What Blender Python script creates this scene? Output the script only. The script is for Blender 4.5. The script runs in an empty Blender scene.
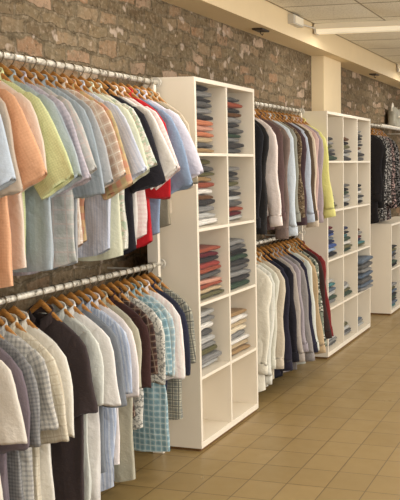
import bpy, bmesh, math, random
from mathutils import Vector, Matrix, noise
R = math.radians
PI = math.pi
C = bpy.context.scene.collection
rnd = random.Random(7)

# ------------------------------------------------------------------ camera
F, CX, CY, EYE = 850.0, 370.0, 250.0, 1.55
PITCH = math.atan(88 / F)
YAW = math.atan((597 - CX) / F * math.cos(PITCH))
cd = bpy.data.cameras.new('camera')
cam = bpy.data.objects.new('camera', cd)
C.objects.link(cam)
cam.location = (0, 0, EYE)
cam.rotation_euler = (PI / 2 - PITCH, 0, YAW)
cd.sensor_fit = 'VERTICAL'
cd.sensor_height = 24
cd.lens = F / 500 * 24
cd.shift_x = -(CX - 200) / 500
cd.clip_start = 0.05
bpy.context.scene.camera = cam

_fwd = Vector((-math.sin(YAW) * math.cos(PITCH), math.cos(YAW) * math.cos(PITCH), -math.sin(PITCH)))
_rt = Vector((math.cos(YAW), math.sin(YAW), 0))
def px_of(x, y, z):
    d = Vector((x, y, z - EYE))
    return CX + F * d.dot(_rt) / d.dot(_fwd)

# ------------------------------------------------------------------ materials
def lin(c):
    return tuple(((v / 255) / 12.92 if v / 255 <= .04045 else ((v / 255 + .055) / 1.055) ** 2.4) for v in c) + (1,)

class NT:
    """small node helper"""
    def __init__(self, name, rough=.8, spec=.3):
        self.m = bpy.data.materials.new(name)
        self.m.use_nodes = True
        self.t = self.m.node_tree
        self.b = self.t.nodes['Principled BSDF']
        self.b.inputs['Roughness'].default_value = rough
        self.b.inputs['Specular IOR Level'].default_value = spec
    def n(self, typ, **kw):
        o = self.t.nodes.new(typ)
        for k, v in kw.items():
            setattr(o, k, v)
        return o
    def put(self, sock, v):
        if hasattr(v, 'is_output') or isinstance(v, bpy.types.NodeSocket):
            self.t.links.new(v, sock)
        else:
            sock.default_value = v
    def math(self, op, a, b=0.0, c=None):
        o = self.n('ShaderNodeMath', operation=op)
        self.put(o.inputs[0], a)
        self.put(o.inputs[1], b)
        if c is not None:
            self.put(o.inputs[2], c)
        return o.outputs[0]
    def mix(self, f, a, b, blend='MIX'):
        o = self.n('ShaderNodeMix', data_type='RGBA', blend_type=blend)
        self.put(o.inputs['Factor'], f)
        self.put(o.inputs[6], a)
        self.put(o.inputs[7], b)
        return o.outputs[2]
    def noise(self, vec, scale, detail=3, rough=.55):
        o = self.n('ShaderNodeTexNoise')
        if vec is not None:
            self.put(o.inputs['Vector'], vec)
        o.inputs['Scale'].default_value = scale
        o.inputs['Detail'].default_value = detail
        o.inputs['Roughness'].default_value = rough
        return o
    def ramp(self, f, stops):
        o = self.n('ShaderNodeValToRGB')
        self.put(o.inputs[0], f)
        e = o.color_ramp.elements
        while len(e) < len(stops):
            e.new(.5)
        for i, (p, c) in enumerate(stops):
            e[i].position = p
            e[i].color = c
        return o.outputs[0]
    def color(self, v):
        self.put(self.b.inputs['Base Color'], v)
    def bump(self, h, strength=.3, dist=.01):
        o = self.n('ShaderNodeBump')
        o.inputs['Strength'].default_value = strength
        o.inputs['Distance'].default_value = dist
        self.put(o.inputs['Height'], h)
        self.t.links.new(o.outputs[0], self.b.inputs['Normal'])

def obj_coord(k):
    return k.n('ShaderNodeTexCoord').outputs['Object']

def paint(name, c, rough=.55, var=.06, spec=.3, scale=6):
    k = NT(name, rough, spec)
    nz = k.noise(obj_coord(k), scale, 4)
    a = tuple(v * (1 - var) for v in lin(c)[:3]) + (1,)
    b = tuple(min(1, v * (1 + var)) for v in lin(c)[:3]) + (1,)
    k.color(k.mix(nz.outputs[0], a, b))
    return k.m

FLASH_PALE = 0.0  # how far flash brightness is mixed into the lighter cloth colours
def pale(c):
    if not c or not FLASH_PALE: return c
    g = sum(c) / 3
    if g < 95: return c
    c = [v + (g - v) * .12 for v in c]
    return tuple(v + (255 - v) * FLASH_PALE for v in c)

def fabric(name, c, kind='solid', c2=None, c3=None, f=40.0, f2=None, rough=.9):
    """woven cloth; u,v are metres across and down the cloth"""
    k = NT(name, rough, .12)
    c, c2, c3 = pale(c), pale(c2), pale(c3)
    uv = k.n('ShaderNodeUVMap').outputs[0]
    sp = k.n('ShaderNodeSeparateXYZ')
    k.put(sp.inputs[0], uv)
    u, v = sp.outputs[0], sp.outputs[1]
    base = lin(c)
    c2 = lin(c2) if c2 else base
    c3 = lin(c3) if c3 else c2
    def stripe(x, fr, w, ph=0.0):
        return k.math('LESS_THAN', k.math('FRACT', k.math('MULTIPLY_ADD', x, fr, ph)), w)
    col = base
    if kind == 'stripe':
        col = k.mix(stripe(u, f, .42), base, c2)
        col = k.mix(stripe(u, f * .5, .16, .3), col, c3)
    elif kind == 'check':
        a, b = stripe(u, f, .45), stripe(v, f, .45)
        col = k.mix(k.math('MULTIPLY', k.math('ADD', a, b), .5), base, c2)
    elif kind == 'plaid':
        a, b = stripe(u, f, .45), stripe(v, f, .45)
        col = k.mix(k.math('MULTIPLY', k.math('ADD', a, b), .45), base, c2)
        a, b = stripe(u, f, .12, .35), stripe(v, f, .12, .35)
        col = k.mix(k.math('MULTIPLY', k.math('MAXIMUM', a, b), .85), col, c3)
    elif kind == 'madras':
        a, b = stripe(u, f, .5), stripe(v, f * .8, .5)
        col = k.mix(k.math('MULTIPLY', a, .6), base, c2)
        col = k.mix(k.math('MULTIPLY', b, .55), col, c3)
    elif kind == 'print':
        nz = k.noise(uv, f, 2)
        m = k.math('GREATER_THAN', nz.outputs[0], .52)
        col = k.mix(m, base, c2)
        nz2 = k.noise(uv, f * 1.6, 1)
        col = k.mix(k.math('GREATER_THAN', nz2.outputs[0], .6), col, c3)
    elif kind == 'band':          # contrast band at the hem (v grows downwards)
        col = k.mix(k.math('GREATER_THAN', v, f), base, c2)
    nz = k.noise(uv, 60, 4, .7)
    col = k.mix(k.math('MULTIPLY_ADD', nz.outputs[0], .5, -.16), col, tuple(x * .78 for x in base[:3]) + (1,), 'MIX') if kind == 'solid' else col
    k.color(col)
    wv = k.noise(uv, 22, 5, .6)
    k.bump(wv.outputs[0], .6, .014)
    k.b.inputs['Sheen Weight'].default_value = .08
    return k.m

M = {}
M['white'] = paint('white_laminate', (226, 215, 196), .42, .025, .35)
M['cream'] = paint('cream_paint', (228, 206, 166), .6, .05)
M['white_edge'] = paint('white_edging', (246, 237, 218), .45, .02)
M['plinth'] = paint('brown_plinth', (112, 78, 44), .6, .1)
M['upright'] = paint('white_upright', (232, 222, 204), .5, .03)
M['lamp_white'] = paint('lamp_enamel', (240, 230, 208), .4, .02)
M['dark_metal'] = paint('dark_metal', (60, 50, 40), .5, .1)
M['galv'] = paint('zinc_bracket', (196, 190, 178), .4, .1)

k = NT('chipped_metal_tube', .38, .5)
co = obj_coord(k)
nz = k.noise(co, 55, 3)
k.color(k.ramp(nz.outputs[0], [(.33, lin((110, 104, 92))), (.42, lin((196, 188, 172))), (.6, lin((232, 225, 210)))]))
k.b.inputs['Metallic'].default_value = .25
M['rail'] = k.m

k = NT('wire_steel', .3, .5)
k.color(lin((150, 140, 122)))
k.b.inputs['Metallic'].default_value = .8
M['wire'] = k.m

k = NT('varnished_wood', .42, .4)
co = obj_coord(k)
mp = k.n('ShaderNodeMapping')
mp.inputs['Scale'].default_value = (6, 60, 60)
k.put(mp.inputs[0], co)
nz = k.noise(mp.outputs[0], 4, 5)
k.color(k.ramp(nz.outputs[0], [(.3, lin((142, 92, 42))), (.7, lin((200, 144, 76)))]))
M['wood'] = k.m

# old stone and brick wall, heavily smeared mortar
k = NT('old_brickwork', .95, .1)
co = obj_coord(k)
sp = k.n('ShaderNodeSeparateXYZ'); k.put(sp.inputs[0], co)
cb = k.n('ShaderNodeCombineXYZ'); k.put(cb.inputs[0], sp.outputs[1]); k.put(cb.inputs[1], sp.outputs[2])
vec = cb.outputs[0]
dn = k.noise(vec, 4.5, 4)
sub = k.n('ShaderNodeVectorMath', operation='SUBTRACT'); k.put(sub.inputs[0], dn.outputs['Color']); sub.inputs[1].default_value = (.5, .5, .5)
scl = k.n('ShaderNodeVectorMath', operation='SCALE'); k.put(scl.inputs[0], sub.outputs[0]); scl.inputs[3].default_value = .13
add = k.n('ShaderNodeVectorMath', operation='ADD'); k.put(add.inputs[0], vec); k.put(add.inputs[1], scl.outputs[0])
br = k.n('ShaderNodeTexBrick')
k.put(br.inputs['Vector'], add.outputs[0])
br.offset = .45
br.inputs['Color1'].default_value = (0, 0, 0, 1)
br.inputs['Color2'].default_value = (1, 1, 1, 1)
br.inputs['Mortar'].default_value = (.5, .5, .5, 1)
br.inputs['Scale'].default_value = 1
br.inputs['Brick Width'].default_value = .19
br.inputs['Row Height'].default_value = .078
br.inputs['Mortar Size'].default_value = .012
br.inputs['Mortar Smooth'].default_value = .6
br.inputs['Bias'].default_value = 0
bcol = k.ramp(br.outputs['Color'], [(0, lin((92, 76, 56))), (.25, lin((124, 106, 80))), (.5, lin((106, 90, 68))), (.72, lin((136, 116, 90))), (.9, lin((146, 114, 86))), (1, lin((190, 168, 146)))])
sm = k.noise(vec, 7, 5, .65)
smear = k.ramp(sm.outputs[0], [(.46, (0, 0, 0, 1)), (.62, (1, 1, 1, 1))])
bcol = k.mix(k.math('MULTIPLY', smear, .6), bcol, lin((118, 106, 84)))
fac = k.math('MULTIPLY', br.outputs['Fac'], .7)
mcol = k.ramp(k.noise(vec, 16, 4).outputs[0], [(.35, lin((92, 80, 62))), (.6, lin((124, 110, 88)))])
bcol = k.mix(fac, bcol, mcol)
sp2 = k.noise(vec, 36, 3, .7)
bcol = k.mix(k.math('MULTIPLY', k.ramp(sp2.outputs[0], [(.5, (0, 0, 0, 1)), (.64, (1, 1, 1, 1))]), .4), bcol, lin((172, 154, 130)))
sp3 = k.noise(vec, 24, 3, .7)
bcol = k.mix(k.math('MULTIPLY', k.ramp(sp3.outputs[0], [(.54, (0, 0, 0, 1)), (.68, (1, 1, 1, 1))]), .65), bcol, lin((66, 54, 38)))
wh = k.noise(vec, 10, 2, .5)
bcol = k.mix(k.math('MULTIPLY', k.ramp(wh.outputs[0], [(.63, (0, 0, 0, 1)), (.67, (1, 1, 1, 1))]), .55), bcol, lin((204, 184, 166)))
k.color(bcol)
hh = k.math('ADD', k.math('MULTIPLY', br.outputs['Fac'], -.7), k.math('MULTIPLY', sm.outputs[0], 1.2))
hh = k.math('ADD', hh, k.math('MULTIPLY', sp3.outputs[0], -.6))
k.bump(hh, .6, .025)
M['brick'] = k.m

# floor tiles 0.2 x 0.21
k = NT('tan_floor_tiles', .33, .35)
co = obj_coord(k)
sp = k.n('ShaderNodeSeparateXYZ'); k.put(sp.inputs[0], co)
cb = k.n('ShaderNodeCombineXYZ')
k.put(cb.inputs[0], k.math('ADD', sp.outputs[1], -3.60 + .21 * 60)); k.put(cb.inputs[1], k.math('ADD', sp.outputs[0], 1.608 + .1965 * 60))
br = k.n('ShaderNodeTexBrick')
k.put(br.inputs['Vector'], cb.outputs[0])
br.offset = 0
br.inputs['Color1'].default_value = (0, 0, 0, 1); br.inputs['Color2'].default_value = (1, 1, 1, 1); br.inputs['Mortar'].default_value = (.5, .5, .5, 1)
br.inputs['Scale'].default_value = 1
br.inputs['Brick Width'].default_value = .216
br.inputs['Row Height'].default_value = .1965
br.inputs['Mortar Size'].default_value = .0035
br.inputs['Mortar Smooth'].default_value = .3
tc = k.ramp(br.outputs['Color'], [(0, lin((148, 124, 80))), (1, lin((158, 133, 88)))])
nz = k.noise(co, 9, 5, .6)
tc = k.mix(k.math('MULTIPLY', nz.outputs[0], .35), tc, lin((132, 108, 66)))
k.color(k.mix(k.math('MULTIPLY', br.outputs['Fac'], .85), tc, lin((98, 78, 48))))
k.bump(k.math('MULTIPLY', br.outputs['Fac'], -1), .25, .003)
rr = k.math('MULTIPLY_ADD', nz.outputs[0], .25, .2)
k.put(k.b.inputs['Roughness'], rr)
M['floor'] = k.m

# ceiling panels 0.6 grid
k = NT('acoustic_ceiling_panels', .9, .1)
co = obj_coord(k)
sp = k.n('ShaderNodeSeparateXYZ'); k.put(sp.inputs[0], co)
gx = k.math('FRACT', k.math('MULTIPLY', k.math('ADD', sp.outputs[0], 2.28 + 6), 1 / .6))
gy = k.math('FRACT', k.math('MULTIPLY', k.math('ADD', sp.outputs[1], 6), 1 / .6))
ln = k.math('MAXIMUM', k.math('LESS_THAN', gx, .025), k.math('LESS_THAN', gy, .025))
nz = k.noise(co, 90, 2, .7)
nz2 = k.noise(co, 1.6, 3)
cc = k.mix(nz2.outputs[0], lin((236, 231, 216)), lin((244, 240, 228)))
cc = k.mix(k.math('MULTIPLY', k.math('GREATER_THAN', nz.outputs[0], .58), .35), cc, lin((150, 138, 116)))
k.color(k.mix(k.math('MULTIPLY', ln, .75), cc, lin((120, 104, 78))))
M['ceiling'] = k.m

k = NT('lit_diffuser', .4, .3)
k.color(lin((240, 232, 214)))
k.b.inputs['Emission Color'].default_value = lin((255, 236, 200))
k.b.inputs['Emission Strength'].default_value = .35
M['diffuser'] = k.m

k = NT('milky_plastic', .35, .4)
co = obj_coord(k)
nz = k.noise(co, 9, 4)
k.color(k.ramp(nz.outputs[0], [(.3, lin((126, 120, 104))), (.7, lin((168, 162, 144)))]))
k.bump(nz.outputs[0], .5, .02)
M['plastic'] = k.m

# ------------------------------------------------------------------ mesh helpers
class MB:
    def __init__(self):
        self.v, self.f, self.uv = [], [], []
    def box(self, x0, x1, y0, y1, z0, z1):
        o = len(self.v)
        self.v += [(x, y, z) for z in (z0, z1) for y in (y0, y1) for x in (x0, x1)]
        for q in ((0, 2, 3, 1), (4, 5, 7, 6), (0, 1, 5, 4), (2, 6, 7, 3), (0, 4, 6, 2), (1, 3, 7, 5)):
            self.f.append(tuple(o + i for i in q))
        return self
    def tube(self, pts, r, n=10, caps=True):
        pts = [Vector(p) for p in pts]
        o = len(self.v)
        up = None
        for i, p in enumerate(pts):
            d = (pts[min(i + 1, len(pts) - 1)] - pts[max(i - 1, 0)]).normalized()
            if up is None:
                up = Vector((0, 0, 1)) if abs(d.z) < .9 else Vector((1, 0, 0))
            s = d.cross(up).normalized()
            up = s.cross(d).normalized()
            rr = r[i] if isinstance(r, (list, tuple)) else r
            for j in range(n):
                a = 2 * PI * j / n
                q = p + (s * math.cos(a) + up * math.sin(a)) * rr
                self.v.append(tuple(q))
        for i in range(len(pts) - 1):
            for j in range(n):
                a, b = o + i * n + j, o + i * n + (j + 1) % n
                self.f.append((a, b, b + n, a + n))
        if caps:
            self.f.append(tuple(o + j for j in range(n))[::-1])
            self.f.append(tuple(o + (len(pts) - 1) * n + j for j in range(n)))
        return self
    def rings(self, rings, close=True, cap0=False, cap1=False):
        o = len(self.v); n = len(rings[0])
        for r in rings:
            self.v += [tuple(p) for p in r]
        for i in range(len(rings) - 1):
            for j in range(n if close else n - 1):
                a, b = o + i * n + j, o + i * n + (j + 1) % n
                self.f.append((a, b, b + n, a + n))
        if cap0: self.f.append(tuple(o + j for j in range(n))[::-1])
        if cap1: self.f.append(tuple(o + (len(rings) - 1) * n + j for j in range(n)))
        return self

def build(name, mb, mat, parent=None, smooth=False, bevel=0, uvf=None, loc=None, subsurf=0):
    me = bpy.data.meshes.new(name)
    me.from_pydata(mb.v, [], mb.f)
    bm = bmesh.new(); bm.from_mesh(me)
    bmesh.ops.recalc_face_normals(bm, faces=bm.faces)
    if bevel:
        bmesh.ops.bevel(bm, geom=list(bm.edges), offset=bevel, segments=2, affect='EDGES', profile=.6)
    for f in bm.faces: f.smooth = smooth
    bm.to_mesh(me); bm.free()
    if uvf:
        ul = me.uv_layers.new(name='UVMap')
        for lp in me.loops:
            ul.data[lp.index].uv = uvf(lp.vertex_index, me.vertices[lp.vertex_index].co)
    me.materials.append(mat)
    o = bpy.data.objects.new(name, me)
    C.objects.link(o)
    if parent: o.parent = parent
    if loc: o.location = loc
    if subsurf:
        s = o.modifiers.new('smooth', 'SUBSURF'); s.levels = s.render_levels = subsurf
    return o

def thing(name, label, cat, loc=(0, 0, 0), rz=0, group=None):
    o = bpy.data.objects.new(name, None)
    C.objects.link(o)
    o.empty_display_size = .05
    o.location = loc; o.rotation_euler = (0, 0, rz)
    tag(o, label, cat, group)
    return o
def tag(o, label, cat, group=None):
    o['label'] = label; o['category'] = cat
    if group: o['group'] = group
    return o
def struct(name, mb, mat, **kw):
    o = build(name, mb, mat, **kw)
    o['kind'] = 'structure'
    return o

# ------------------------------------------------------------------ setting
XW = -2.52           # brick wall face
CEIL = 2.68
struct('floor', MB().box(-2.8, 5, -2.5, 13.5, -.1, 0), M['floor'])
struct('wall_left', MB().box(-2.8, XW, -2.5, 13.5, 0, CEIL), M['brick'])
# ceiling: panels sag a little between the grid bars
mb = MB()
nx, ny, s = 12, 26, .6
verts = {}
sub_ = 6
x0c, y0c = -2.28, -2.4
gx_n, gy_n = nx * sub_ + 1, ny * sub_ + 1
rs = random.Random(3)
sag = [[rs.uniform(.002, .022) for _ in range(ny)] for _ in range(nx)]
for i in range(gx_n):
    for j in range(gy_n):
        ci, cj = min(i // sub_, nx - 1), min(j // sub_, ny - 1)
        u, v = (i - ci * sub_) / sub_, (j - cj * sub_) / sub_
        z = CEIL - sag[ci][cj] * math.sin(PI * u) ** .7 * math.sin(PI * v) ** .7 if 0 < u < 1 and 0 < v < 1 else CEIL
        mb.v.append((x0c + i * s / sub_, y0c + j * s / sub_, z))
for i in range(gx_n - 1):
    for j in range(gy_n - 1):
        a = i * gy_n + j
        mb.f.append((a, a + 1, a + gy_n + 1, a + gy_n))
o = len(mb.v)
mb.box(-2.8, 5, -2.5, 13.5, CEIL + .004, CEIL + .1)
struct('ceiling', mb, M['ceiling'])
struct('beam', MB().box(XW - .02, -2.285, -2.5, 13.5, 2.502, CEIL + .003), M['cream'])
struct('pillar', MB().box(XW - .02, -2.40, 7.42, 7.95, 0, 2.503), M['cream'], bevel=.006)

# ------------------------------------------------------------------ lamps
def batten(y, label):
    t = thing('ceiling_lamp', label, 'ceiling lamp', (-2.27, y, CEIL - .003), 0, 'fluorescent ceiling lamps')
    build('housing', MB().box(0, 1.62, -.05, .05, -.046, 0), M['lamp_white'], t, bevel=.004)
    d = MB()
    prof = [(-.046, -.046), (-.045, -.068), (-.034, -.078), (.034, -.078), (.045, -.068), (.046, -.046)]
    d.rings([[(x, a, b) for a, b in prof] for x in (.02, 1.60)], close=True, cap0=True, cap1=True)
    build('diffuser', d, M['diffuser'], t)
    for x in (.001, 1.601):
        build('end_cap', MB().box(x, x + .018, -.048, .048, -.082, -.046), M['galv'], t)
    l = bpy.data.lights.new('lamp_light', 'AREA')
    l.shape = 'RECTANGLE'; l.size = 1.3; l.size_y = .08
    l.color = (1, .97, .92); l.energy = LAMP_W
    lo = bpy.data.objects.new('lamp_light', l); C.objects.link(lo)
    lo.location = (-2.27 + .81, y, CEIL - .09)
    return t
LAMP_W = 12
LAMP_LABELS = {0.78: 'fluorescent ceiling lamp nearest the camera, above and behind it', 3.79: 'fluorescent ceiling lamp above the near shirt rack',
               6.80: 'long fluorescent ceiling lamp beside the cream pillar head', 9.83: 'fluorescent ceiling lamp at the far end over the black coats'}
for y, lb in LAMP_LABELS.items():
    batten(y, lb)
# second row of the same lamps farther into the shop (lights the aisle)
for y, nm in ((0.78, 'nearest'), (3.79, 'second'), (6.80, 'third')):
    l = None
# junction box on the beam next to the lamp
t = thing('junction_box', 'small pale electrical box on the beam beside the lamp end', 'electrical box', (-2.285, 6.30, 2.625))
build('box_body', MB().box(0, .05, -.12, .10, -.035, .035), M['galv'], t, bevel=.004)
build('cover', MB().box(.051, .057, -.10, .08, -.026, .026), M['lamp_white'], t)
build('conduit', MB().tube([(.02, .10, 0), (.02, .2, 0), (.03, .43, .01)], .007, 8), M['galv'], t)
for y, lb in ((5.85, 'small dark hook under the beam above the near white bookcase'), (9.1, 'small dark hook under the beam beyond the pillar')):
    t = thing('ceiling_hook', lb, 'hook', (-2.37, y, 2.502), 0)
    build('plate', MB().box(-.04, .04, -.07, .07, -.012, 0), M['dark_metal'], t, bevel=.003)
    build('hook_wire', MB().tube([(0, 0, -.01), (0, 0, -.03), (.012, 0, -.042), (.02, 0, -.03)], .004, 8), M['dark_metal'], t)

# ------------------------------------------------------------------ bookcases
XF, XB = -2.01, -2.255
def bookcase(label, y0, y1, h, cols, rows, first=True):
    t = thing('bookcase', label, 'bookcase', (XB, y0, 0), 0, 'white cubby bookcases')
    D, W = XF - XB, y1 - y0
    T, th = .02, .016
    build('plinth', MB().box(.012, D - .012, .01, W - .01, 0, .016), M['plinth'], t)
    build('side_panel', MB().box(0, D, 0, T, .016, h), M['white'], t, bevel=.0015)
    build('side_panel', MB().box(0, D, W - T, W, .016, h), M['white'], t, bevel=.0015)
    build('top_panel', MB().box(0, D, T, W - T, h - .022, h), M['white'], t, bevel=.0015)
    build('bottom_panel', MB().box(0, D, T, W - T, .016, .05), M['white'], t, bevel=.0015)
    build('back_panel', MB().box(.0, .004, T, W - T, .05, h - .022), M['white'], t)
    cw = (W - 2 * T - (cols - 1) * th) / cols
    cells = []
    zs = [.05] + [h / rows * i for i in range(1, rows)] + [h - .022]
    for c in range(cols):
        a = T + c * (cw + th)
        if c: build('divider', MB().box(.005, D - .001, a - th, a, .05, h - .022), M['white'], t, bevel=.001)
        for r in range(1, rows):
            build('shelf_board', MB().box(.005, D - .002, a, a + cw, zs[r] - .008, zs[r] + .008), M['white'], t, bevel=.001)
        for r in range(rows):
            cells.append((c, rows - 1 - r, y0 + a, y0 + a + cw, zs[r] + (.008 if r else 0), zs[r + 1] - (.008 if r < rows - 1 else 0)))
    return {(c, r): (a, b, z0, z1) for c, r, a, b, z0, z1 in cells}
B1 = bookcase('tall white bookcase two cubbies wide between the near and middle clothes racks', 4.05, 4.845, 1.987, 2, 5)
B2 = bookcase('white bookcase three cubbies wide below the cream pillar', 6.28, 7.585, 1.94, 3, 5)
XF, XB = -1.98, -2.225
B3 = bookcase('low white bookcase under the black coats at the far end', 8.29, 9.49, .93, 3, 2)
XF, XB = -2.01, -2.255

# ------------------------------------------------------------------ folded garments
def folded_mesh(seed):
    r = random.Random(seed)
    mb = MB()
    rings = []
    N = 22
    # loops through the thickness (fold on the outer face), along y
    W, D = 1.0, 1.0
    for i in range(13):
        q = -1 + 2 * i / 12
        edge = (1 - abs(q) ** 8) ** .5 if abs(q) < 1 else 0
        edge = max(edge, .7)
        ring = []
        for j in range(N):
            a = 2 * PI * j / N
            cx, sx = math.cos(a), math.sin(a)
            ex = math.copysign(abs(cx) ** .35, cx) * .5
            ez = math.copysign(abs(sx) ** .7, sx) * .5 * edge
            ex *= 1 + .05 * noise.noise(Vector((q * 2, seed * 3.1, sx * 2)))
            ez += .16 * noise.noise(Vector((q * 1.7, ex * 2.2, seed))) * edge
            y = q * .5 * (1 + .03 * noise.noise(Vector((ex * 3, ez * 3, seed + 9))))
            ring.append((ex, y, ez))
        rings.append(ring)
    mb.rings(rings, True, True, True)
    me = build('folded_garment', mb, None, smooth=True, uvf=lambda i, c: (c.x * .2 + c.z * .04, c.y * .3)) if False else None
    m = bpy.data.meshes.new('folded_garment')
    m.from_pydata(mb.v, [], mb.f)
    bm = bmesh.new(); bm.from_mesh(m); bmesh.ops.recalc_face_normals(bm, faces=bm.faces)
    for f in bm.faces: f.smooth = True
    bm.to_mesh(m); bm.free()
    ul = m.uv_layers.new(name='UVMap')
    for lp in m.loops:
        c = m.vertices[lp.vertex_index].co
        ul.data[lp.index].uv = (c.x * .2 + c.z * .05, c.y * .3)
    return m
FM = [folded_mesh(i) for i in range(5)]
COL = {
 'charcoal': (62, 60, 60), 'dark grey': (92, 90, 88), 'grey': (134, 132, 128), 'pale grey': (182, 180, 174), 'white': (228, 222, 212),
 'cream': (220, 206, 178), 'beige': (190, 168, 134), 'tan': (160, 130, 92), 'brown': (100, 70, 48), 'rust-red': (150, 80, 62), 'red': (150, 66, 60),
 'orange': (192, 120, 88), 'salmon': (206, 152, 130), 'olive': (98, 94, 66), 'dark green': (56, 72, 58), 'navy': (42, 48, 78), 'blue': (62, 82, 136),
 'slate blue': (94, 104, 116), 'light blue': (150, 166, 188), 'maroon': (96, 38, 46), 'teal': (70, 118, 120), 'black': (38, 36, 38), 'denim blue': (86, 98, 112)}
for kx in COL:
    M['fold_' + kx] = None
def fold_mat(c):
    if M['fold_' + c] is None:
        M['fold_' + c] = fabric('folded_' + c.replace(' ', '_').replace('-', '_') + '_cloth', COL[c], 'check', tuple(int(v * .78) for v in COL[c]), f=70)
    return M['fold_' + c]
for m in FM: m.materials.append(fold_mat('grey'))
ORD = ['bottom', 'second', 'third', 'fourth', 'fifth', 'sixth', 'seventh', 'eighth', 'ninth', 'tenth', 'eleventh', 'twelfth', 'thirteenth', 'fourteenth']
def stack(cell, colours, where, caseno, front=-2.07, depth=.165, w=.31, off=.006, th=.03, jit=.016, taper=.12):
    a, b, z0, z1 = cell
    z = z0
    n = len(colours)
    for i, c in enumerate(colours):
        t = th * rnd.uniform(.82, 1.18)
        ww = min(w * (1 + taper * (.5 - i / n)) * rnd.uniform(.9, 1.06), b - a - off - .014); dd = depth * rnd.uniform(.92, 1.04)
        o = bpy.data.objects.new('folded_garment', FM[rnd.randrange(5)])
        C.objects.link(o)
        o.location = (front - dd / 2 + rnd.uniform(-jit, jit * .6), a + off + ww / 2 + rnd.uniform(0, jit), z + t / 2 + .0005)
        o.scale = (dd, ww, t)
        o.rotation_euler = (R(rnd.uniform(-1.6, 1.6)), R(rnd.uniform(-3, 2)), R(rnd.uniform(-1.5, 1.5)))
        o.material_slots[0].link = 'OBJECT'
        o.material_slots[0].material = fold_mat(c)
        pos = 'topmost' if i == n - 1 else (ORD[i] + (' from bottom' if i else ''))
        tag(o, f'folded {c} garment, {pos} in {where} of {caseno}', 'folded clothes', 'folded clothes in ' + caseno)
        z += t * .97
NEAR, MID, FAR = 'near bookcase', 'three-column bookcase', 'low far bookcase'
S1 = dict(th=.0315)
stack(B1[0, 0], ['tan', 'dark grey', 'beige', 'orange', 'salmon', 'orange', 'charcoal', 'grey', 'dark grey', 'charcoal', 'grey', 'charcoal'], 'top left cubby', NEAR, th=.031)
stack(B1[1, 0], ['dark grey', 'charcoal', 'grey', 'dark green', 'dark grey', 'charcoal', 'grey', 'brown', 'charcoal', 'rust-red', 'dark grey'], 'top right cubby', NEAR, th=.030)
stack(B1[0, 1], ['white', 'pale grey', 'grey', 'charcoal', 'brown', 'white', 'rust-red', 'tan', 'olive', 'dark grey', 'olive'], 'second-row left cubby', NEAR, th=.0325)
stack(B1[1, 1], ['pale grey', 'maroon', 'rust-red', 'dark grey', 'pale grey', 'charcoal', 'grey', 'olive', 'dark grey', 'charcoal', 'grey'], 'second-row right cubby', NEAR, th=.0315)
stack(B1[0, 2], ['olive', 'beige', 'rust-red', 'salmon', 'dark grey', 'rust-red', 'red', 'charcoal', 'maroon', 'rust-red'], 'middle-row left cubby', NEAR, th=.029, w=.345, front=-2.04, taper=.3)
stack(B1[1, 2], ['dark green', 'charcoal', 'grey', 'dark grey', 'charcoal', 'dark green', 'black', 'dark grey', 'grey'], 'middle-row right cubby', NEAR, th=.033, w=.345, front=-2.04, taper=.3)
stack(B1[0, 3], ['pale grey', 'grey', 'olive', 'grey', 'pale grey', 'dark grey', 'white', 'grey', 'pale grey'], 'fourth-row left cubby', NEAR, th=.036, w=.31)
stack(B1[1, 3], ['tan', 'beige', 'white', 'grey', 'cream', 'beige', 'white', 'tan'], 'fourth-row right cubby', NEAR, th=.033, w=.33, front=-2.05)
S2 = dict(w=.33, off=.01, taper=.35, front=-2.06)
stack(B2[0, 0], ['dark green', 'charcoal', 'dark grey', 'olive', 'grey', 'charcoal'], 'top left cubby', MID, th=.034, **S2)
stack(B2[1, 0], ['charcoal', 'pale grey', 'dark grey', 'olive', 'black', 'brown'], 'top middle cubby', MID, th=.034, **S2)
stack(B2[2, 0], ['dark grey', 'charcoal', 'pale grey', 'brown', 'charcoal', 'grey', 'black', 'dark grey', 'grey'], 'top right cubby', MID, th=.032, **S2)
stack(B2[0, 1], ['olive', 'dark grey', 'maroon', 'grey'], 'second-row left cubby', MID, th=.033, **S2)
stack(B2[1, 1], ['black', 'pale grey', 'grey', 'dark green', 'black', 'dark grey'], 'second-row middle cubby', MID, th=.033, **S2)
stack(B2[2, 1], ['black', 'pale grey', 'charcoal', 'white', 'dark grey', 'black'], 'second-row right cubby', MID, th=.033, **S2)
stack(B2[0, 2], ['black', 'light blue', 'blue', 'navy', 'slate blue', 'blue', 'navy', 'maroon'], 'middle-row left cubby', MID, th=.033, **S2)
stack(B2[1, 2], ['dark green', 'olive', 'white', 'dark green', 'teal', 'black', 'navy'], 'middle-row middle cubby', MID, th=.032, **S2)
stack(B2[2, 2], ['olive', 'teal', 'navy', 'maroon', 'grey', 'brown'], 'middle-row right cubby', MID, th=.03, **S2)
stack(B2[0, 3], ['grey', 'dark green', 'pale grey', 'slate blue', 'teal', 'pale grey'], 'fourth-row left cubby', MID, th=.034, **S2)
stack(B2[1, 3], ['dark green', 'olive', 'pale grey', 'grey'], 'fourth-row middle cubby', MID, th=.032, **S2)
stack(B2[2, 3], ['grey', 'slate blue', 'dark grey', 'denim blue', 'grey', 'dark grey', 'slate blue'], 'fourth-row right cubby', MID, th=.043, w=.375, off=.006, front=-1.975, depth=.25, jit=.004, taper=.0)
stack(B2[1, 4], ['grey', 'dark grey', 'pale grey', 'olive'], 'bottom middle cubby', MID, th=.03, **S2)
stack(B2[2, 4], ['pale grey', 'grey', 'slate blue'], 'bottom right cubby', MID, th=.028, **S2)
stack(B2[0, 4], ['dark grey', 'grey', 'pale grey'], 'bottom left cubby', MID, th=.03, **S2)
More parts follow.
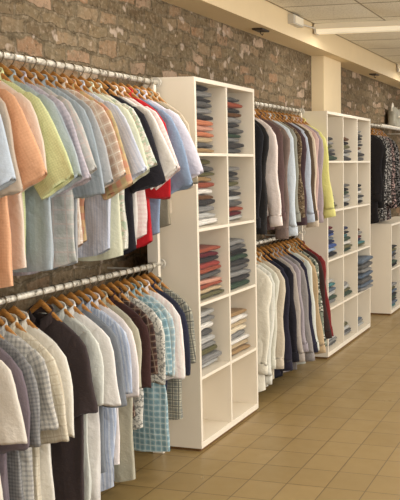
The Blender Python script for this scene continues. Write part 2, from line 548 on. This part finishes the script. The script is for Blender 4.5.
for c, nm in ((0, 'left'), (1, 'middle')):
    stack(B3[c, 0], ['black', 'dark green', 'grey', 'charcoal', 'slate blue', 'olive', 'black'][c:], 'upper ' + nm + ' cubby', FAR, th=.032, front=-2.0, w=.3)
    stack(B3[c, 1], ['teal', 'slate blue', 'charcoal', 'dark green', 'black', 'denim blue', 'olive', 'grey'][c:], 'lower ' + nm + ' cubby', FAR, th=.032, front=-2.0, w=.3)

# ------------------------------------------------------------------ racks
XR = -2.21
ZU, ZL = 1.958, 1.016
def rack(label, y0, y1, zs, post_ys):
    t = thing('clothes_rack', label, 'clothes rack', (XR, y0, 0), 0, 'clothes racks along the brick wall')
    L = y1 - y0
    for z in zs:
        r = build('hanging_rail', MB().tube([(0, 0, z), (0, L * .5, z), (0, L, z)], .0135, 14), M['rail'], t, smooth=True)
        for y in (0, L - .012):
            build('end_flange', MB().tube([(0, y, z), (0, y + .012, z)], .026, 14), M['galv'], r)
    for y in post_ys:
        build('upright', MB().box(-.05, .012, y - y0 - .012, y - y0 + .012, 0, zs[0] - .014), M['upright'], t, bevel=.002)
        for z in zs[1:]:
            pass
    for z in zs:
        for y in post_ys:
            build('bracket', MB().tube([(XW - XR + .002, y - y0 + .02, z - .03), (-.06, y - y0 + .02, z - .03), (-.012, y - y0 + .02, z - .012)], .006, 8), M['galv'], t)
    return t
rack('near double clothes rack hung with short-sleeved shirts', 1.9, 4.03, (ZU, ZL), (2.2, 3.985))
rack('middle double clothes rack hung with long-sleeved shirts between the bookcases', 4.87, 6.265, (ZU - .02, ZL - .01), (6.235,))
rack('far clothes rack hung with black coats above the low bookcase', 7.66, 10.4, (1.925,), (10.3,))

# ------------------------------------------------------------------ garments
def garment(name, y, zr, alpha, mat, label, hang_label, r=.33, sleeve='S', length=.76, bw=.15, th=.02, seed=0, cat='shirt',
            group=None, collar=True, collar_mat=None, placket=True, tail=.03, pocket=False, drop=.0, hgroup=None, label_tag=False, sleeve_scale=1.0):
    rg = random.Random(seed * 13 + 5)
    H = thing('coat_hanger', hang_label, 'hanger', (XR, y, zr), -alpha, hgroup)
    # hook
    pts = []
    for i in range(13):
        a = R(-150 + 240 * (1 - i / 12)) if False else R(200 - 225 * i / 12)
        pts.append((.0185 * math.cos(a), 0, .0185 * math.sin(a)))
    pts = [(p[0], p[1], p[2] - .002) for p in pts]
    pts += [(.010, 0, -.021), (.002, 0, -.029), (0, 0, -.045)]
    # wooden bar
    hw = .178
    hb = MB()
    rings = []
    for i in range(17):
        q = -1 + 2 * i / 16
        x = q * hw
        zc = -.045 - drop - .132 * abs(q) ** 1.08
        hh = .0165 * (1 - .5 * abs(q)); tt = .0075
        rings.append([(x + 0, tt * math.cos(2 * PI * j / 10), zc + hh * math.sin(2 * PI * j / 10)) for j in range(10)])
    hb.rings(rings, True, True, True)
    build('wooden_bar', hb, M['wood'], H, smooth=True)
    build('hook', MB().tube(pts, .0026, 6), M['wire'], H, smooth=True)
    # garment
    G = thing(name, label, cat, (XR, y, zr), -alpha, group)
    top = -.077 - drop
    nkw = .062
    shw = .205
    def ztop(x, back=False):
        ax = abs(x)
        if ax < nkw:
            q = ax / nkw
            return (top - .022 - .045 * (1 - q * q)) if not back else (top - .010 - .006 * (1 - q * q))
        q = (ax - nkw) / (shw - nkw)
        return top - .010 - .080 * q - .03 * max(0, q - .7) ** 1.5
    N = 40
    phs = [rg.uniform(0, 6.28) for _ in range(4)]
    kk = rg.uniform(24, 40)
    skew = rg.uniform(-.02, .02)
    th *= rg.uniform(.88, 1.08); tail += rg.uniform(-.02, .025)
    sl = rg.uniform(.93, 1.07) * sleeve_scale; hemtilt = rg.uniform(-.16, .2)
    ts = [0, .012, .03, .06, .1, .15, .2, .27, .34, .42, .5, .58, .66, .74, .82, .9, .96, 1.0]
    hemz = top - length
    mb = MB(); UV = []
    for t in ts:
        w = shw + (bw * 1.04 - shw) * min(1, t / .30)
        if t > .30: w = bw * (1.04 + .05 * math.sin(3 * t + phs[0]) + (.08 * (t - .30)) - .05 * math.sin(.9 + phs[0]) * max(0, 1 - (t - .3) * 5))
        d = .006 + (th - .006) * min(1, (t / .09)) ** .7
        for j in range(N):
            a = 2 * PI * j / N
            ca, sa = math.cos(a), math.sin(a)
            x = w * math.copysign(abs(ca) ** .8, ca)
            fold = (math.sin(kk * x + phs[1] + 2.2 * t) + .6 * math.sin(kk * 1.9 * x + phs[2] - 3 * t)) * .0042 * min(1, t * 2.4)
            yy = d * math.copysign(abs(sa) ** .75, sa) + fold
            back = sa > 0
            zt = ztop(x, back)
            wr = min(1, t * 2.5)
            yy += .011 * wr * noise.noise(Vector((x * 9, t * 4.5, seed * 1.7 + (5 if back else 0))))
            x += .016 * wr * noise.noise(Vector((sa, t * 3.5, seed * 2.3))) + skew * t * t
            tz = tail * (1 - (x / w) ** 2) - tail * .6
            z = zt + (hemz - tz - zt) * t
            mb.v.append((x, yy, z))
            UV.append((x + (.37 if back else 0), -z))
    n = len(ts)
    for i in range(n - 1):
        for j in range(N):
            a, b = i * N + j, i * N + (j + 1) % N
            mb.f.append((a, b, b + N, a + N))
    # shoulder seams: front j (sa<0) pairs with back; leave the neck open
    half = N // 2
    for j in range(0, half):
        f0, f1 = j, (j + 1)
        b0, b1 = (N - j) % N, (N - j - 1)
        xm = .5 * (mb.v[f0][0] + mb.v[f1][0])
        if abs(xm) > nkw * .92:
            if f0 == 0: mb.f.append((f0, f1, b1))
            elif f1 == half: mb.f.append((f0, f1, b0))
            else: mb.f.append((f0, f1, b1, b0))
    torso = build('torso', mb, mat, G, smooth=True, uvf=lambda i, c: UV[i])
    # sleeves
    def sleeve_mesh(side):
        L = 1 if side > 0 else 0
        mb2 = MB(); uvs = []
        if sleeve == 'S':
            rr = r if side > 0 else min(r, .285)
            Ls = (.295 if side > 0 else .25) * sl
            h1 = .088
            # choose the droop angle so the lower outer corner reaches rr
            best = min((abs(.145 + Ls * math.cos(R(th_)) + h1 * math.sin(R(th_)) - rr), th_) for th_ in range(30, 86))
            ang = R(best[1])
            path = [(0, .055), (.07, .080), (.18, .100), (.3, .107), (.45, .106), (.6, .102), (.75, .097), (.9, .092), (.96, .090), (1, h1)]
            base = (.125, top - .118)
        else:
            rr = r if side > 0 else min(r, .255)
            Ls = .585 * sl; h1 = .05
            best = min((abs(.145 + Ls * math.cos(R(th_)) + h1 - rr), th_) for th_ in range(74, 92))
            ang = R(best[1])
            path = [(0, .055), (.04, .078), (.1, .092), (.2, .088), (.35, .076), (.5, .068), (.62, .062), (.75, .058), (.88, .053), (.95, .05), (1, .052)]
            base = (.125, top - .118)
        n2 = 20
        p1, p2 = rg.uniform(0, 6), rg.uniform(0, 6)
        rings = []
        for t, h in path:
            # start steep-less at the shoulder and bend to the hanging angle
            an = ang * (.6 + .4 * min(1, t / .3)) if sleeve == 'S' else ang * (.55 + .45 * min(1, t / .14))
            if t == 0:
                c = Vector((base[0], base[1]))
            else:
                c = c + Vector((math.cos(an), -math.sin(an))) * Ls * (t - pt)
            pt = t
            nn = Vector((math.sin(an), math.cos(an)))
            dd = (.009 + .010 * min(1, t / .15)) if sleeve == 'S' else (.009 + .009 * min(1, t / .1))
            ring = []
            for j in range(n2):
                a = 2 * PI * j / n2
                q = math.copysign(abs(math.cos(a)) ** .85, math.cos(a)) * h
                fold = (.0055 * math.sin(26 * q + p1 + 5 * t) + .003 * math.sin(61 * q + p2)) * min(1, t * 2) + (.004 * math.sin(9 * t + p2) if sleeve == 'L' else 0)
                yy = dd * math.sin(a) + fold
                x = c.x + nn.x * q; z = c.y + nn.y * q
                if sleeve == 'S':
                    x += math.cos(an) * q * hemtilt * t * t; z -= math.sin(an) * q * hemtilt * t * t
                    yy += .009 * min(1, t * 2) * noise.noise(Vector((q * 14, t * 3, seed * 1.1)))
                    z += .01 * t * noise.noise(Vector((q * 16, seed * .7, math.sin(a))))
                if sleeve == 'L': x += .006 * math.sin(11 * t + p2)
                ring.append((side * x, yy, z))
                uvs.append((q + (.41 if math.sin(a) > 0 else 0), t * Ls))
            rings.append(ring)
        # turn the hem in a little so the opening has thickness
        last = rings[-1]
        cxm = sum(p[0] for p in last) / n2; czm = sum(p[2] for p in last) / n2
        nm = []
        for j, p in enumerate(last):
            nm.append((cxm + (p[0] - cxm) * .965, p[1] * .72, czm + (p[2] - czm) * .965 + .016))
            uvs.append((uvs[len(rings) * n2 - n2 + j][0], Ls - .02))
        rings.append(nm)
        mb2.rings(rings, True, True, False)
        o = build('sleeve', mb2, mat, G, smooth=True, uvf=lambda i, cc: uvs[i])
        if sleeve == 'L':
            cm = MB(); cuv = []
            ca = ang
            dirv = Vector((math.cos(ca), -math.sin(ca))); nv = Vector((math.sin(ca), math.cos(ca)))
            e = Vector((c.x + .006 * math.sin(11 + p2), c.y))
            rg2 = []
            for s_, k_ in ((-.012, .9), (0, 1.08), (.03, 1.06), (.058, 1.04), (.058, .85)):
                rg2.append([(side * (e.x + dirv.x * s_ + nv.x * math.cos(2 * PI * j / 16) * .05 * k_), .018 * k_ * math.sin(2 * PI * j / 16) + .004 * math.sin(9 + p2), e.y + dirv.y * s_ + nv.y * math.cos(2 * PI * j / 16) * .05 * k_) for j in range(16)])
                cuv += [(math.cos(2 * PI * j / 16) * .05, s_) for j in range(16)]
            cm.rings(rg2, True, False, False)
            build('cuff', cm, mat, o, smooth=True, uvf=lambda i, cc: cuv[i])
        return o
    if sleeve != 'N':
        sleeve_mesh(1); sleeve_mesh(-1)
    if collar:
        cm = MB(); cuv = []
        rg2 = []
        nA = 22
        prof = [(0, 0.0, 0), (.002, .018, 0), (.003, .034, 0), (.008, .037, 0), (.012, .024, .4), (.014, .006, 1)]
        for rad, hgt, leaf in prof:
            ring = []
            for i in range(nA):
                q = -1 + 2 * i / (nA - 1)          # -1 .. 1 from left front round the back to right front
                a = R(-90) + q * R(168) + PI
                ex, ey = (.058 + rad) * math.cos(a - R(0)), (.013 + rad) * math.sin(a)
                # a runs so that the back is +y
                fr = abs(q) ** 2
                z = top - .012 - .052 * fr + hgt * (1 - .2 * fr) - leaf * .034 * fr
                ring.append((ex, ey, z))
                cuv.append((q * .2, hgt))
            rg2.append(ring)
        cm.rings(rg2, False)
        build('collar', cm, collar_mat or mat, G, smooth=True, uvf=lambda i, cc: cuv[i])
    if label_tag:
        build('size_label', MB().box(-.022, .022, .012, .0135, top - .062, top - .03), M['lamp_white'], G)
    if placket:
        pm = MB(); puv = []
        rows = []
        for i in range(14):
            z = (top - .07) + (hemz + .01 - (top - .07)) * i / 13
            yv = -th - .0075
            rows.append([(-.016, yv + .004, z), (-.015, yv, z), (.015, yv, z), (.016, yv + .004, z)])
            puv += [(-.016, -z), (-.015, -z), (.015, -z), (.016, -z)]
        pm.rings(rows, False)
        build('placket', pm, mat, G, smooth=False, uvf=lambda i, cc: puv[i])
    return G

def reach(T, y, alpha, z):
    """half-span of a garment whose outer sleeve edge is seen at pixel column T"""
    lo, hi = .1, .6
    for _ in range(40):
        m = (lo + hi) / 2
        if px_of(XR + m * math.cos(alpha), y - m * math.sin(alpha), z) < T: lo = m
        else: hi = m
    return lo

def hang_row(rows, y0, pitch, zr, zs, alpha, rackname, rail, name='shirt', rlim=(.24, .40), ss=1.0):
    y = y0
    gi = 0
    for i, g in enumerate(rows):
        T, mat, desc, kw = g
        kw = dict(kw)
        y += kw.pop('gap', 0)
        al = alpha + R(((i * 7) % 5 - 2) * 1.0) + kw.pop('da', 0)
        rr = reach(T, y, al, zs)
        print(rail, rackname, i, T, round(y, 3), round(rr, 3))
        rr = max(rlim[0], min(rlim[1], rr))
        kw['sleeve_scale'] = kw.get('sleeve_scale', 1) * ss * (1 + ((i * 5) % 7 - 3) * .028)
        nm = kw.pop('name', name)
        hd = kw.pop('hdesc', desc)
        garment(nm, y, zr, al, mat, f'{desc} on the {rail} rail of the {rackname} rack', f'wooden hanger holding the {hd} on {rackname} {rail} rail',
                r=rr, seed=hash_(desc), group=f'garments on the {rail} rail of the {rackname} rack', hgroup=f'wooden hangers on the {rackname} rack', cat=kw.pop('cat', nm.replace('_', ' ')), **kw)
        y += pitch
def hash_(s):
    return sum((i + 1) * ord(c) for i, c in enumerate(s)) % 9973

fb = fabric
FLASH_PALE = .16
U1 = [
 (15, fb('pale_blue_cloth', (186, 202, 220)), 'pale blue shirt', {}),
 (22, fb('taupe_cloth', (196, 174, 150)), 'taupe shirt', {}),
 (47, fb('orange_linen', (240, 168, 116), 'check', (232, 158, 108), f=90), 'peach-orange shirt', dict(length=.79, bw=.16)),
 (50, fb('cream_pink_cloth', (232, 208, 186)), 'cream-pink shirt', dict(bw=.17, length=.73)),
 (75, fb('green_seersucker', (202, 212, 138), 'check', (220, 226, 156), f=110), 'lime-green checked shirt', dict(length=.7)),
 (83, fb('washed_denim', (150, 166, 176), 'stripe', (162, 176, 184), (140, 154, 164), f=14), 'washed blue-grey shirt', dict(bw=.19, length=.75)),
 (92, fb('lavender_check', (196, 184, 196), 'check', (172, 164, 178), f=60), 'lavender checked shirt', dict(bw=.12)),
 (97, fb('sage_plaid', (190, 188, 182), 'plaid', (166, 170, 160), (200, 184, 174), f=18), 'sage and grey plaid shirt', dict(bw=.215, length=.75)),
 (104, fb('blue_grey_cloth', (158, 172, 184), 'stripe', (142, 158, 170), f=50), 'blue-grey striped shirt', dict(bw=.13)),
 (113, fb('grey_cloth', (160, 162, 164)), 'plain grey shirt', dict(bw=.14)),
 (128, fb('tan_madras', (220, 192, 166), 'plaid', (196, 154, 126), (236, 222, 204), f=24), 'orange and tan plaid shirt', dict(bw=.11, length=.7)),
 (134, fb('multi_madras', (206, 132, 96), 'madras', (160, 172, 108), (214, 178, 110), f=21), 'red, yellow and green madras shirt', dict(bw=.10, length=.68)),
 (149, fb('light_blue_stripe', (186, 196, 220), 'stripe', (206, 212, 230), f=70), 'light blue striped shirt', dict(bw=.18, length=.73)),
 (152, fb('pale_yellow_cloth', (224, 224, 188)), 'pale yellow shirt', dict(bw=.17)),
 (158, fb('leaf_print', (230, 224, 210), 'print', (180, 196, 172), (212, 190, 176), f=38), 'white leaf-print shirt', dict(bw=.165, length=.74)),
 (165, fb('black_cloth', (44, 42, 48)), 'black shirt', dict(bw=.15, length=.76)),
 (184, fb('white_cloth', (240, 232, 222)), 'white shirt', dict(bw=.15, length=.73)),
 (182, fb('pink_white_check', (232, 212, 204), 'check', (222, 188, 184), f=48), 'pink and white checked shirt', dict(bw=.14, length=.7)),
 (168, fb('red_cloth', (196, 40, 48)), 'bright red shirt', dict(bw=.125, length=.74, sleeve_scale=1.02)),
 (193, fb('denim_cloth', (112, 138, 172)), 'denim blue shirt', dict(bw=.155, length=.69)),
 (204, fb('pale_lavender_cloth', (214, 206, 220)), 'pale lavender shirt', dict(bw=.12, length=.6)),
 (197, fb('olive_cloth', (140, 126, 96)), 'olive shirt', dict(bw=.13, length=.66)),
 (192, fb('dun_cloth', (200, 178, 146)), 'dun-coloured shirt', dict(bw=.12, length=.6)),
]
hang_row(U1, 2.50, .0655, ZU, 1.58, R(8), 'near', 'upper', ss=1.2)
FLASH_PALE = .10
L1 = [
 (27, fb('ivory_cloth', (226, 216, 200)), 'ivory shirt', {}),
 (30, fb('mauve_grey_cloth', (104, 90, 98)), 'mauve-grey shirt', {}),
 (42, fb('dark_grey_check', (134, 132, 128), 'check', (98, 98, 100), f=75), 'dark grey checked shirt', {}),
 (60, fb('light_grey_check', (204, 198, 186), 'check', (150, 148, 142), (160, 150, 140), f=52), 'light grey checked shirt', {}),
 (70, fb('buff_plaid', (220, 210, 186), 'plaid', (208, 194, 164), (196, 180, 150), f=26), 'buff plaid shirt', {}),
 (74, fb('off_white_cloth', (226, 220, 206)), 'off-white shirt', {}),
 (97, fb('charcoal_cloth', (70, 60, 60)), 'charcoal shirt', dict(length=.86, bw=.20, gap=.105, da=.06, label_tag=True)),
 (104, fb('mint_white_cloth', (212, 214, 202)), 'mint-white shirt', dict(length=.84, gap=.018)),
 (120, fb('bright_white_cloth', (232, 226, 220)), 'plain white shirt', dict(length=.86, bw=.165)),
 (126, fb('slate_cloth', (112, 118, 126)), 'slate grey shirt', {}),
 (133, fb('blue_white_stripe', (198, 206, 220), 'stripe', (164, 178, 204), f=60), 'blue and white striped shirt', dict(bw=.16, length=.86)),
 (139, fb('pink_tinged_white', (234, 222, 216)), 'pink-tinged white shirt', {}),
 (142, fb('sage_beige_cloth', (178, 172, 146)), 'sage-beige shirt', dict(bw=.19, length=.86)),
 (150, fb('dark_brown_cloth', (68, 46, 44)), 'dark brown shirt', dict(bw=.11, length=.66)),
 (158, fb('dark_brown_plaid', (92, 66, 56), 'plaid', (56, 44, 44), (140, 118, 96), f=32), 'dark brown plaid shirt', dict(bw=.10, length=.62)),
 (160, fb('grey_print', (204, 200, 186), 'print', (128, 128, 120), (226, 220, 206), f=60), 'pale grey print shirt', dict(bw=.11, length=.68)),
 (168, fb('teal_plaid', (140, 176, 184), 'plaid', (96, 136, 150), (200, 212, 210), f=34), 'teal plaid shirt', dict(bw=.2, length=.80)),
 (172, fb('light_teal_plaid', (184, 202, 202), 'plaid', (142, 172, 182), (222, 222, 212), f=32), 'light teal plaid shirt', dict(bw=.15, length=.74)),
 (176, fb('pink_white_stripe', (236, 214, 206), 'stripe', (242, 230, 222), f=40), 'pink-white striped shirt', dict(bw=.12, length=.72)),
 (181, fb('navy_cloth', (48, 50, 66)), 'navy shirt', dict(bw=.12, length=.64)),
 (190, fb('olive_plaid', (178, 172, 146), 'plaid', (100, 104, 98), (66, 68, 70), f=30), 'olive and black plaid shirt', dict(length=.72, bw=.17)),
]
hang_row(L1, 2.53, .063, ZL, .62, R(8), 'near', 'lower', ss=1.07)
U2 = [
 (260, fb('black_cotton', (40, 40, 44)), 'black long-sleeved shirt', dict(length=.74, da=.3)),
 (266, fb('black_knit', (52, 50, 50)), 'black knitted top', dict(length=.74, da=.26)),
 (281, fb('pink_white_cloth', (252, 234, 224)), 'pink-white long-sleeved shirt', dict(length=.68, da=.16, gap=.02)),
 (285, fb('plum_cloth', (98, 78, 76)), 'plum-brown long-sleeved shirt', dict(da=.08, gap=.02)),
 (288, fb('brown_cloth', (120, 98, 88)), 'brown long-sleeved shirt', dict(length=.72)),
 (296, fb('ice_blue_cloth', (204, 216, 226)), 'ice-blue long-sleeved shirt', {}),
 (300, fb('sage_grey_cloth', (136, 134, 118)), 'sage-grey long-sleeved shirt', dict(length=.74)),
 (305, fb('brown_print', (110, 92, 70), 'print', (82, 66, 52), (146, 126, 96), f=50), 'brown printed long-sleeved shirt', dict(length=.74)),
 (307, fb('dark_plum_cloth', (84, 66, 70)), 'dark plum long-sleeved shirt', dict(length=.72)),
 (314, fb('grey_blue_cloth', (184, 194, 210)), 'grey-blue long-sleeved shirt', {}),
 (317, fb('dark_brown_knit', (92, 76, 60)), 'dark brown knitted top', dict(length=.72)),
 (317, fb('beige_cloth', (222, 200, 170)), 'beige long-sleeved shirt', {}),
 (319, fb('pink_beige_cloth', (200, 164, 156)), 'dusty pink long-sleeved shirt', {}),
 (323, fb('lilac_grey_cloth', (164, 146, 150)), 'lilac-grey long-sleeved shirt', {}),
 (336, fb('lemon_cloth', (232, 227, 124)), 'lemon-yellow long-sleeved shirt', dict(length=.62)),
]
for row in (U2,):
    for g in row: g[3].setdefault('sleeve', 'L')
hang_row(U2, 5.03, .079, ZU - .02, 1.5, R(8), 'middle', 'upper', rlim=(.2, .31))
L2 = [
 (263, fb('pale_cream_cloth', (226, 218, 196)), 'pale cream long-sleeved shirt', dict(length=.865)),
 (269, fb('light_cream_cloth', (220, 216, 202), 'stripe', (206, 204, 190), f=40), 'cream striped long-sleeved shirt', dict(length=.865)),
 (276, fb('stone_cloth', (208, 204, 184)), 'stone-coloured long-sleeved shirt', dict(length=.85)),
 (283, fb('sand_cloth', (200, 184, 158)), 'sand-coloured long-sleeved shirt', dict(length=.85)),
 (292, fb('ink_cloth', (46, 44, 56)), 'ink-blue long-sleeved shirt', dict(length=.85)),
 (299, fb('jet_cloth', (38, 36, 42)), 'jet-black long-sleeved shirt', dict(length=.865)),
 (303, fb('taupe_grey_cloth', (166, 152, 138)), 'taupe-grey long-sleeved shirt', dict(length=.85)),
 (308, fb('mauve_cloth', (150, 138, 144)), 'mauve long-sleeved shirt', dict(length=.865)),
 (313, fb('grey_taupe_cloth', (134, 126, 122)), 'dark taupe long-sleeved shirt', dict(length=.865)),
 (316, fb('midnight_cloth', (46, 44, 58)), 'midnight-blue long-sleeved shirt', dict(length=.66)),
 (319, fb('pale_mint_cloth', (208, 210, 196)), 'pale mint long-sleeved shirt', dict(length=.865)),
 (327, fb('camel_cloth', (186, 154, 110)), 'camel long-sleeved shirt', dict(length=.865)),
 (331, fb('green_print', (120, 128, 108), 'print', (70, 74, 66), (206, 200, 184), f=34), 'green printed long-sleeved shirt', dict(length=.78)),
 (334, fb('espresso_cloth', (62, 46, 42)), 'espresso-brown long-sleeved shirt', dict(length=.74)),
 (339, fb('burgundy_cloth', (128, 50, 50)), 'burgundy long-sleeved shirt', dict(length=.7)),
]
for g in L2: g[3].setdefault('sleeve', 'L')
hang_row(L2, 5.03, .079, ZL - .01, .55, R(8), 'middle', 'lower', rlim=(.2, .31))
FARR = [
 (372, fb('black_coat_cloth', (36, 34, 36)), 'plain black coat', dict(length=.90)),
 (378, fb('black_wool', (44, 42, 42)), 'black woollen coat', dict(length=.90)),
 (384, fb('sequin_print', (58, 56, 56), 'print', (190, 186, 180), (26, 24, 26), f=46), 'black and silver sequinned coat', dict(length=.90)),
 (388, fb('sequin_dark', (76, 72, 70), 'print', (170, 164, 158), (30, 28, 30), f=50), 'grey speckled coat', dict(length=.90)),
 (396, fb('sequin_red', (60, 54, 52), 'print', (172, 140, 134), (28, 26, 28), f=46), 'black coat flecked with red', dict(length=.90)),
 (404, fb('black_velvet', (40, 38, 38), 'print', (150, 146, 142), (30, 28, 30), f=48), 'black coat with pale flecks', dict(length=.90)),
]
for g in FARR: g[3].setdefault('sleeve', 'L')
hang_row(FARR, 8.06, .125, 1.925, 1.5, R(22), 'far', 'coat', name='coat', rlim=(.22, .3))

# ------------------------------------------------------------------ bag on the far ledge
t = thing('wall_ledge', 'narrow white ledge on the brick wall above the black coats', 'wall ledge', (XW, 9.3, 1.955))
build('board', MB().box(.002, .19, 0, 2.0, 0, .018), M['white'], t, bevel=.002)
for y in (.1, 1.9):
    build('ledge_bracket', MB().tube([(.006, y, -.12), (.012, y, -.008), (.16, y, -.008)], .007, 8), M['galv'], t)
t = thing('plastic_bag', 'crumpled pale plastic bag standing on the ledge above the coats', 'bag', (XW + .1, 10.12, 1.974))
mb = MB(); rings = []
for i in range(14):
    q = i / 13
    z = q * .22
    ring = []
    for j in range(40):
        a = 2 * PI * j / 40
        x = .075 * math.copysign(abs(math.cos(a)) ** .5, math.cos(a)) * (1 - .25 * q)
        y = .30 * math.copysign(abs(math.sin(a)) ** .5, math.sin(a)) * (1 - .04 * q) + .31
        nn = noise.noise(Vector((x * 12, y * 9, z * 9)))
        ring.append((x + .018 * nn, y + .008 * nn, z + (.035 * noise.noise(Vector((y * 7, x * 9, 3))) * q)))
    rings.append(ring)
mb.rings(rings, True, True, True)
build('bag_body', mb, M['plastic'], t, smooth=True)
build('handle', MB().tube([(0, .02, .19), (.0, .03, .25), (0, .06, .285), (0, .09, .26), (0, .10, .20)], .009, 8), M['upright'], t, smooth=True)
build('seam_tape', MB().tube([(.078, .03 + .05 * i, .115 + .012 * math.sin(i * 1.3)) for i in range(12)], .006, 6), M['lamp_white'], t, smooth=True)

# ------------------------------------------------------------------ light
def area(name, loc, rot, sx, sy, power, col):
    l = bpy.data.lights.new(name, 'AREA')
    l.shape = 'RECTANGLE'; l.size = sx; l.size_y = sy; l.energy = power; l.color = col
    o = bpy.data.objects.new(name, l); C.objects.link(o)
    o.location = loc; o.rotation_euler = rot
    return o
# lamps over the middle of the shop floor
for y in (-.5, 2.5, 5.5, 8.5, 11):
    area('shop_lamp_light', (.9, y, CEIL - .08), (0, 0, 0), 1.5, .3, 35, (1, .98, .93))
# large fill light added on the unseen right side to brighten the racks
area('added_side_fill', (4.6, 2.5, 1.4), (0, R(90), 0), 2.4, 9, 315, (1, .99, .97))

w = bpy.data.worlds.new('shop_air'); bpy.context.scene.world = w
w.use_nodes = True
w.node_tree.nodes['Background'].inputs[0].default_value = (1, .98, .95, 1)
w.node_tree.nodes['Background'].inputs[1].default_value = .7

vs = bpy.context.scene.view_settings
vs.view_transform = 'Standard'; vs.look = 'None'; vs.gamma = 1; vs.use_curve_mapping = False
vs.exposure = 0.08
